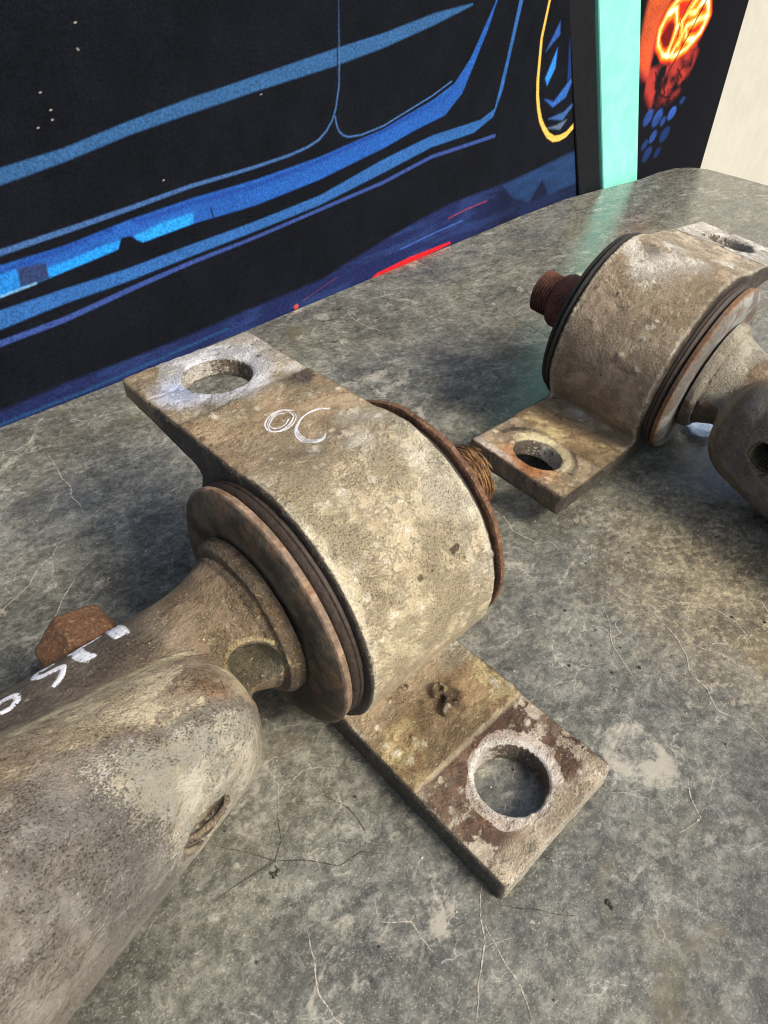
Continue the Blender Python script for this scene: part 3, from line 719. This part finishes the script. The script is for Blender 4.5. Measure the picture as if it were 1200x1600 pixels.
# ------------------------------------------------------------------ printed banners
def seg_d(px, pz, P):
    best = np.full(px.shape, 1e9)
    for (x0, z0), (x1, z1) in zip(P[:-1], P[1:]):
        dx, dz = x1 - x0, z1 - z0; L = dx * dx + dz * dz + 1e-12
        t = np.clip(((px - x0) * dx + (pz - z0) * dz) / L, 0, 1)
        best = np.minimum(best, np.hypot(px - x0 - t * dx, pz - z0 - t * dz))
    return best
def inpoly(px, pz, P):
    r = np.zeros(px.shape, bool); n = len(P)
    for i in range(n):
        x0, z0 = P[i]; x1, z1 = P[(i + 1) % n]
        if z0 == z1: continue
        c = ((z0 > pz) != (z1 > pz)) & (px < (x1 - x0) * (pz - z0) / (z1 - z0) + x0); r ^= c
    return r
def poly_m(px, pz, P, soft=.015):
    P2 = list(P) + [P[0]]; d = seg_d(px, pz, P2); s = np.where(inpoly(px, pz, P), d, -d); return ss(-soft, soft, s)
def line_m(px, pz, P, wd, soft=.012): return 1 - ss(wd - soft, wd + soft, seg_d(px, pz, P))
def sheet(name, xs, zs, yfn, colfn, parent=None, thick=.02):
    X, Z = np.meshgrid(xs, zs); Y = yfn(X, Z); nx, nz = len(xs), len(zs)
    V = np.stack([X, Y, Z], -1).reshape(-1, 3); c = colfn(X.ravel(), Z.ravel())
    i = np.arange(nz - 1)[:, None] * nx + np.arange(nx - 1)[None, :]
    F = np.stack([i, i + 1, i + nx + 1, i + nx], -1).reshape(-1, 4)
    # back face and edges
    B = V + np.array([0, thick, 0]); keep = [0, nx - 1, nx * nz - 1, nx * (nz - 1)]
    nV = len(V); V = np.concatenate([V, B[keep]]); c = np.concatenate([c, c[keep]])
    o = mesh_obj(name, V, F, M_CLOTH, parent, True, col=c)
    return o
E1 = np.array([(-9.0, 5.25), (-1.036, 5.316), (.642, 5.33), (2.783, 5.412), (7.305, 5.666), (11.875, 5.91), (20, 6.35)])
def y1(X, Z): return np.interp(X, E1[:, 0], E1[:, 1]) + .02 + .012 * np.sin(X * 1.3 + Z * .5) * ss(-1, 1, Z)
def rep(a, b): return a + b[::-1]
B1u = [(-9, .9), (-3, 1.35), (0.006, 1.685), (0.705, 1.755), (1.5, 1.894), (2.364, 2.02), (3.321, 2.132), (4.687, 2.285), (5.61, 2.38), (6.697, 2.541), (7.564, 2.604)]
B1l = [(-9, .7), (-3, 1.18), (-0.053, 1.532), (0.661, 1.625), (1.461, 1.759), (2.329, 1.867), (3.295, 1.972), (4.673, 2.093), (5.61, 2.21), (6.707, 2.403), (7.567, 2.58)]
LA = [(-9, .6), (-3, .8), (-0.294, 0.9), (0.434, 0.95), (1.246, 1.012), (2.151, 1.093), (3.154, 1.129), (3.75, 1.165), (4.062, 1.205), (4.28, 1.26), (4.435, 1.345), (4.56, 1.46), (4.638, 1.592), (4.72, 1.85), (4.745, 2.108), (4.779, 2.797), (4.8, 6)]
LA2 = [(4.619, 1.501), (4.64, 1.39), (4.68, 1.307), (4.76, 1.24), (4.865, 1.204), (5.126, 1.187), (5.605, 1.232), (6.697, 1.487), (7.156, 1.632)]
Bu = [(-9, .4), (-3, .62), (-0.343, 0.774), (0.383, 0.798), (1.21, 0.888), (2.118, 0.949), (3.129, 0.976), (4.287, 1.043), (5.604, 1.189), (6.701, 1.425), (7.24, 1.596), (7.61, 1.904), (7.889, 2.26), (8.162, 2.61), (8.5, 3.2)]
Bl = [(-9, .1), (-3, .3), (-0.467, 0.448), (0.096, 0.506), (1.0, 0.601), (1.077, .718), (1.202, .71), (1.27, 0.646), (1.34, .60), (2.05, 0.651), (3.077, 0.661), (4.26, 0.751), (5.603, 0.926), (6.337, 1.067), (7.038, 1.173), (7.454, 1.436), (7.734, 1.848), (8.007, 2.251), (8.196, 2.608), (8.5, 3.15)]
Cu = [(-9, -.1), (-3, .1), (-0.519, 0.314), (0.228, 0.337), (1.055, 0.349), (1.993, 0.405), (3.043, 0.457), (4.241, 0.536), (5.603, 0.77), (6.736, 0.922), (8.001, 0.968), (8.383, 1.081), (8.612, 1.807), (8.809, 2.575), (9.0, 3.3)]
Cl = [(-9, -.4), (-3, -.12), (-0.597, 0.108), (0.173, 0.172), (1.012, 0.199), (1.961, 0.263), (3.029, 0.33), (4.229, 0.404), (5.601, 0.579), (6.747, 0.75), (7.847, 0.795), (8.366, 0.965), (8.575, 1.346), (8.733, 1.931), (8.918, 2.569), (9.1, 3.3)]
LD = [(-9, -.5), (-3, -.25), (-0.656, -0.046), (0.112, -0.011), (0.981, 0.092), (1.942, 0.183), (3.008, 0.248), (4.225, 0.34), (5.601, 0.438), (6.757, 0.604), (8.459, 0.648)]
YW = [(9.9, 3.6), (9.718, 2.525), (9.613, 1.993), (9.66, 1.365), (9.72, 1.1), (9.809, 0.886), (9.93, .68), (10.081, 0.524), (10.27, .37), (10.491, 0.268), (10.72, .245), (10.956, 0.274), (11.17, .38), (11.371, 0.536), (11.9, 1.0)]
def banner_col(x, z):
    P = np.stack([x, z, 0 * x], 1); n = fbm(P, 2.2, 4, 3); n2 = fbm(P * np.array([.6, 3, 1]), 2.5, 4, 8)
    c = np.tile(np.array([0.0046, 0.0056, 0.0085]), (len(x), 1)); c = c * (0.6 + .9 * n)[:, None]
    # deep navy lower zone
    nt = np.interp(x, [-9, -.96, -.15, 1.2, 2.84, 4.12, 5.6, 7.26, 8.78, 11.6], [-.85, -.85, -.80, -.80, -.745, -.73, -.48, -.28, -.26, -.195])
    nv = ss(nt + .05, nt - .03, z) * (.35 + .65 * ss(9.2, 7.5, x))
    c = mixc(c, (0.012, 0.018, 0.070), nv); c = mixc(c, (0.018, 0.036, 0.120), nv * ss(.45, .65, n2) * .8)
    c = mixc(c, (0.016, 0.060, 0.16), line_m(x, z, [(-1.2, -1.0), (0, -.985), (1.5, -.93), (2.3, -.9)], .02, .02) * .8)
    c = mixc(c, (0.016, 0.045, 0.125), poly_m(x, z, [(8.888, -.281), (10.2, -.19), (11.451, -.106), (11.83, -.814), (10.6, -.8), (10.3, -.45), (9.9, -.8), (9.3, -.6)], .05) * (.4 + .6 * n2))
    c = mixc(c, (0.05, 0.12, 0.42), line_m(x, z, [(5.997, -.734), (6.9, -.68), (7.703, -.655)], .012, .012) * .7)
    c = mixc(c, (0.55, 0.015, 0.02), poly_m(x, z, [(5.05, -1.12), (5.4, -.985), (6.25, -.935), (7.38, -.955), (7.40, -1.0), (6.6, -1.04), (6.0, -1.12)], .012))
    c = mixc(c, (0.28, 0.03, 0.045), line_m(x, z, [(7.28, -.521), (7.8, -.475), (8.413, -.458)], .010, .01) * .8)
    c = mixc(c, (0.20, 0.04, 0.05), line_m(x, z, [(3.75, -.93), (4.5, -.78)], .006, .01) * .5)
    c = mixc(c, (0.50, 0.06, 0.03), 1 - ss(.035, .055, np.hypot(x - 3.6, (z + .985) * 1.2)))
    # blue outlines of the car side
    c = mixc(c, (0.030, 0.098, 0.235), poly_m(x, z, rep(B1u, B1l)) * (.75 + .35 * n2))
    lw = np.interp(x, [-1, 0, 2, 4, 4.7, 4.8], [.032, .028, .020, .013, .010, .006])
    dA = seg_d(x, z, LA); c = mixc(c, (0.05, 0.12, 0.30), (1 - ss(lw - .008, lw + .014, dA)) * (.85 - .55 * ss(2.0, 2.8, z)))
    c = mixc(c, (0.06, 0.16, 0.40), line_m(x, z, LA2, .010, .010) * .8)
    c = mixc(c, (0.01, 0.012, 0.02), line_m(x, z, [(4.70, 2.0), (4.73, 2.35)], .012, .008))
    b = poly_m(x, z, rep(Bu, Bl)); c = mixc(c, (0.018, 0.092, 0.36), b * (.75 + .3 * n2))
    tz = (z - np.interp(x, [p[0] for p in Bl], [p[1] for p in Bl]))
    c = mixc(c, (0.012, 0.045, 0.24), b * np.exp(-((tz - .24) / .035) ** 2) * .8 * ss(8, 6, x))
    c = mixc(c, (0.015, 0.22, 0.60), b * poly_m(x, z, [(-.9, .3), (.7, .48), (.62, .64), (.12, .62), (-.2, .7), (-.9, .62)], .03) * .6)
    c = mixc(c, (0.015, 0.24, 0.66), b * .85 * poly_m(x, z, [(.12, .40), (1.0, .58), (1.07, .70), (.75, .68), (.12, .60)], .02))
    c = mixc(c, (0.02, 0.27, 0.68), b * .85 * poly_m(x, z, [(1.24, .58), (2.06, .62), (2.10, .78), (1.6, .76), (1.25, .70)], .025))
    c = mixc(c, (0.022, 0.032, 0.085), b * poly_m(x, z, [(-.19, .70), (.13, .68), (.11, .46), (-.22, .50)], .02) * .95)
    c = mixc(c, (0.20, 0.42, 0.60), line_m(x, z, [(-.9, .43), (-.47, .455), (-.05, .49)], .012, .012) * .7)
    c = mixc(c, (0.006, 0.008, 0.015), b * line_m(x, z, [(2.38, .63), (2.36, .78)], .010, .008))
    c = mixc(c, (0.026, 0.105, 0.31), poly_m(x, z, rep(Cu, Cl)) * (.8 + .3 * n2))
    lw = np.interp(x, [-.6, 1, 3, 8.4], [.036, .03, .022, .03]); d = seg_d(x, z, LD); c = mixc(c, (0.032, 0.062, 0.22), 1 - ss(lw - .012, lw + .012, d))
    # wheel with yellow rim
    wl_ = np.interp(z, [.2, .6, 2.5], [.055, .045, .028]); d = seg_d(x, z, YW); c = mixc(c, (0.72, 0.43, 0.09), 1 - ss(wl_ - .012, wl_ + .015, d))
    blues = [([(9.98, 1.02), (10.31, .84), (10.725, .96), (11.1, 1.6), (10.8, 1.25), (10.31, .93)], (0.03, 0.12, 0.42)), ([(10.2, .66), (10.735, .56), (11.3, .95), (10.735, .70)], (0.04, 0.11, 0.30)),
             ([(9.90, 1.36), (10.18, 1.80), (10.20, 1.5), (10.0, 1.24)], (0.03, 0.22, 0.75)), ([(9.80, 1.78), (10.15, 2.2), (10.2, 2.0)], (0.03, 0.09, 0.34)),
             ([(10.6, 2.5), (10.55, 1.9), (10.7, 1.2), (11.0, 1.5), (10.85, 2.0), (10.9, 2.6)], (0.012, 0.035, 0.16)), ([(10.2, .50), (10.7, .40), (10.9, .55), (10.5, .50)], (0.10, 0.14, 0.22))]
    for P_, col in blues: c = mixc(c, col, poly_m(x, z, P_, .03) * .9)
    for lx, lz in [(1.186, 2.815), (1.141, 2.596), (.639, 2.275), (.69, 2.116), (.674, 2.031), (.507, 1.979), (1.784, 1.225), (3.359, 1.929)]:
        c = mixc(c, (0.45, 0.42, 0.38), (1 - ss(.006, .016, np.hypot((x - lx) * .8 + (z - lz) * .5, (z - lz) * 1.6))) * .8)
    return c
xs = np.concatenate([np.arange(-9, -1.4, .12), np.arange(-1.4, 3, .0105), np.arange(3, 12.0, .015)]); zs = np.concatenate([np.arange(-3, -1.06, .2), np.arange(-1.06, 3.1, .0125), np.arange(3.1, 8, .2)])
bn = sheet('banner', xs, zs, y1, banner_col)
tag(bn, 'black cloth banner printed with blue outlines of a car side, behind the table', 'banner')
def poster_col(x, z):
    P = np.stack([x, z, 0 * x], 1); n = fbm(P, 2.5, 5, 13); n2 = fbm(P, 5, 4, 18)
    c = np.tile(np.array([0.0050, 0.0055, 0.0080]), (len(x), 1))
    c = mixc(c, (0.36, 0.035, 0.028), poly_m(x, z, [(14.4, .25), (13.6, .9), (13.5, 1.5), (14.0, 2.2), (15.9, 1.6), (16.05, 1.3), (15.97, 1.0), (15.61, .45), (15.24, .29)], .12) * ss(.3, .55, n))
    c = mixc(c, (0.62, 0.10, 0.03), poly_m(x, z, [(13.3, 1.2), (13.3, 3.4), (14.6, 3.4), (14.2, 2.3), (13.95, 1.97), (13.83, 1.49), (13.88, .98)], .10) * (.5 + .5 * n2))
    wx = x + (n - .5) * .16; wz = z + (n2 - .5) * .08
    RING = [(14.0, 1.5), (13.93, 1.8), (14.15, 2.1), (14.55, 2.32), (15.3, 2.42), (15.95, 2.2), (16.12, 1.9), (15.95, 1.58), (15.48, 1.30), (14.92, 1.20), (14.35, 1.27), (14.0, 1.5)]
    c = mixc(c, (0.45, 0.025, 0.015), poly_m(x, z, RING, .05))
    LN_ = [RING, [(14.6, 1.35), (14.75, 1.75), (15.1, 2.0), (15.5, 2.35)], [(14.75, 1.75), (14.55, 2.1), (14.1, 2.05)], [(15.0, 1.45), (15.2, 1.75), (15.6, 1.85), (16.0, 1.9)], [(15.2, 1.75), (15.35, 1.5), (15.7, 1.5)], [(15.1, 2.0), (15.5, 2.02), (15.8, 2.25)], [(14.8, 1.3), (15.05, 1.6), (14.95, 1.85)]]
    gl = 0 * x
    for k, L in enumerate(LN_): gl = np.maximum(gl, np.exp(-(seg_d(wx, wz, L) / ((.15 if k == 0 else .12) * (.6 + .9 * n2))) ** 2) * (1.0 if k else .95))
    gl = gl * (poly_m(x, z, RING, .12) * .9 + .1 + .5 * np.exp(-(seg_d(x, z, RING) / .1) ** 2))
    gl = np.clip(gl * (.75 + .6 * n), 0, 1.2)
    c = mixc(c, (0.60, 0.03, 0.01), ss(.10, .30, gl)); c = mixc(c, (1.0, 0.20, 0.012), ss(.35, .58, gl)); c = mixc(c, (1.0, 0.55, 0.12), ss(.78, 1.0, gl)); c = mixc(c, (1.0, 0.88, 0.60), ss(1.0, 1.15, gl))
    c = mixc(c, (0.10, 0.006, 0.006), poly_m(x, z, [(14.05, 1.65), (14.35, 1.9), (14.62, 1.85), (14.56, 1.46), (14.28, 1.42)], .06) * .9)
    for k, L in enumerate([[(15.9, 2.3), (15.5, 1.7), (15.1, 1.2), (14.8, .9), (14.85, .6)], [(14.2, 1.0), (14.6, .55), (15.0, .42), (15.25, .4)], [(15.2, 2.3), (14.85, 1.9), (14.9, 1.6)], [(14.9, .5), (14.5, .35)], [(15.3, .95), (15.6, .75)], [(14.95, .5), (14.55, .85)]]):
        c = mixc(c, (0.02, 0.006, 0.006), line_m(x, z, L, .022, .02))
    for (a, b, r_, s) in ((14.35, .10, .20, 1), (14.85, .02, .22, 1), (15.55, .02, .17, 1.6), (14.85, -.38, .16, 1), (15.45, -.42, .20, .5), (14.75, -.75, .20, .5), (15.2, -.1, .12, .8), (15.9, .25, .1, .6), (14.5, -.5, .14, .5), (15.3, -.8, .14, .35)):
        c = mixc(c, (0.025 * s, 0.075 * s, 0.30 * s), (1 - ss(r_ * .7, r_ * 1.1, np.hypot((x - a) * .9 - (z - b) * .3, (z - b) * 1.1))) * (.4 + .6 * n2))
    return c
xs = np.arange(12.2, 18.0, .025); zs = np.concatenate([np.arange(-4, -1.9, .2), np.arange(-1.9, 2.7, .018), np.arange(2.7, 8, .2)])
ps = sheet('banner', xs, zs, lambda X, Z: 6.0 + .03 * np.sin(X * 2.1 + .6) + 0 * Z, poster_col)
tag(ps, 'dark cloth banner printed with a glowing orange ring, right of the turquoise post', 'banner')

# ------------------------------------------------------------------ leaning posts
def beam(name, x0, x1, y0, y1_, z0, z1, lean, mat, label, cat):
    b = .02; V = []; F = []
    prof = [(x0 + b, y0), (x1 - b, y0), (x1, y0 + b), (x1, y1_ - b), (x1 - b, y1_), (x0 + b, y1_), (x0, y1_ - b), (x0, y0 + b)]
    N_ = 24
    for k in range(N_ + 1):
        z = z0 + (z1 - z0) * k / N_
        for x, y in prof: V.append((x + lean * (z - ZT), y, z))
    for k in range(N_):
        for i in range(8): j = (i + 1) % 8; F.append((k * 8 + i, k * 8 + j, (k + 1) * 8 + j, (k + 1) * 8 + i))
    F.append(tuple(range(8))[::-1]); F.append(tuple(range(N_ * 8, N_ * 8 + 8)))
    return tag(mesh_obj(name, V, F, mat, None, False), label, cat)
t = NT('turquoise_film'); n = t.noise(3, 5); n2 = t.noise(14, 6, .7)
cc = t.mix(t.ramp(n, .35, .65), (0.205, 0.66, 0.53), (0.255, 0.73, 0.60)); cc = t.mix(t.ramp(n2, .68, .75, 0, .6), cc, (0.05, 0.22, 0.18))
M_TQ = t.out(cc, 0.35, None, None, .5)
M_DKP = plain('dark_frame', (0.007, 0.008, 0.010), 0.62, 0.12, 0.3, 5, 0.15)
LN = -1.5 / 3.52
beam('frame_post', 11.80, 12.62, 5.86, 6.05, -5, 6.5, LN, M_DKP, 'dark grey leaning frame post between the car banner and turquoise post', 'post')
beam('frame_post', 12.66, 14.12, 5.80, 5.97, -5, 6.5, LN, M_TQ, 'bright turquoise leaning post next to the dark grey post', 'post')

# ------------------------------------------------------------------ wall and floor behind
t = NT('cream_wall_paint'); n = t.noise(1.2, 6, .7); n2 = t.noise(7, 5, .7)
cc = t.mix(t.ramp(n, .3, .7), (0.44, 0.43, 0.36), (0.49, 0.48, 0.41)); cc = t.mix(t.ramp(n2, .70, .76, 0, .5), cc, (0.33, 0.27, 0.17))
M_WALL = t.out(cc, .7, t.bump(n2, .1, .001), None, .3)
def boxm(name, lo, hi, mat, parent=None):
    V = [(x, y, z) for x in (lo[0], hi[0]) for y in (lo[1], hi[1]) for z in (lo[2], hi[2])]
    F = [(0, 1, 3, 2), (4, 6, 7, 5), (0, 4, 5, 1), (2, 3, 7, 6), (0, 2, 6, 4), (1, 5, 7, 3)]
    return mesh_obj(name, V, F, mat, parent, False)
tag(boxm('wall', (-30, 8.0, -18), (45, 8.6, 14), M_WALL), kind='structure')
tag(boxm('floor', (-60, -60, -18.6), (70, 8.0, -18.0), plain('concrete', (0.20, 0.19, 0.17), .8, .3, .2, .6)), kind='structure')

# ------------------------------------------------------------------ loose grit on the table
def crumbs(name, spots, mat, seed, label, cat, s0, s1):
    r = random.Random(seed); V = []; F = []
    for (x, y) in spots:
        s = r.uniform(s0, s1); b = len(V); k = 6
        for lv, (rz, rr) in enumerate(((0, 1), (.5, .95), (.9, .5))):
            for i in range(k):
                a = 2 * math.pi * i / k; q = rr * s * r.uniform(.6, 1.3); V.append((x + q * math.cos(a), y + q * math.sin(a), ZT + .001 + rz * s))
        for lv in range(2):
            for i in range(k): j = (i + 1) % k; F.append((b + lv * k + i, b + lv * k + j, b + lv * k + k + j, b + lv * k + k + i))
        F.append(tuple(b + 2 * k + i for i in range(k)))
    o = mesh_obj(name, V, F, mat, None, False); return tag(o, label, cat, kind='stuff')
r = random.Random(9)
spots = [(-1.55 + r.gauss(0, .018), -1.1 + r.gauss(0, .018)) for _ in range(12)] + [(-.12 + r.gauss(0, .012), -2.68 + r.gauss(0, .012)) for _ in range(6)] + [(3.6 + r.gauss(0, .08), -1.7 + r.gauss(0, .08)) for _ in range(3)]
spots += [(r.uniform(-2, 4), r.uniform(-2.8, 5)) for _ in range(110)]
crumbs('black_grit', spots, M_CRK, 2, 'scattered dark grit and crumbs of dirt on the table', 'grit', .005, .014)
crumbs('pale_grit', [(r.uniform(-2, 5), r.uniform(-2.8, 5)) for _ in range(130)], M_VEIN, 5, 'scattered pale flakes and dust specks on the table', 'dust', .004, .010)

t = NT('glint_film'); t.b.inputs['Transmission Weight'].default_value = .5  # added crumpled sheet; a blue glint on the table put into its colour
M_GLINT = t.out((0.55, 0.72, 0.95), .12, t.bump(t.noise(20, 4), .6, .001), None, .6)
V = []; F = []; k = 9
for i in range(k):
    for j in range(k):
        a, b = i / (k - 1) - .5, j / (k - 1) - .5
        V.append((5.12 + .36 * a + .1 * b + .03 * math.sin(7 * b), -.50 + .46 * b - .12 * a, ZT + .03 + .05 * abs(math.sin(5 * a + 4 * b)) + .03 * math.sin(11 * b - 3 * a) ** 2))
for i in range(k - 1):
    for j in range(k - 1): F.append((i * k + j, (i + 1) * k + j, (i + 1) * k + j + 1, i * k + j + 1))
fm_ = mesh_obj('glint_sheet', V, F, M_GLINT, None, True); sm = fm_.modifiers.new('thick', 'SOLIDIFY'); sm.thickness = .004
tag(fm_, 'added crumpled clear sheet standing in for a blue glint under the farther arm', 'plastic scrap')

# ------------------------------------------------------------------ to metres
for o in list(sc.collection.objects):
    if o.parent is None and o.type in ('MESH', 'EMPTY'):
        o.matrix_world = Matrix.Scale(SC, 4) @ o.matrix_world
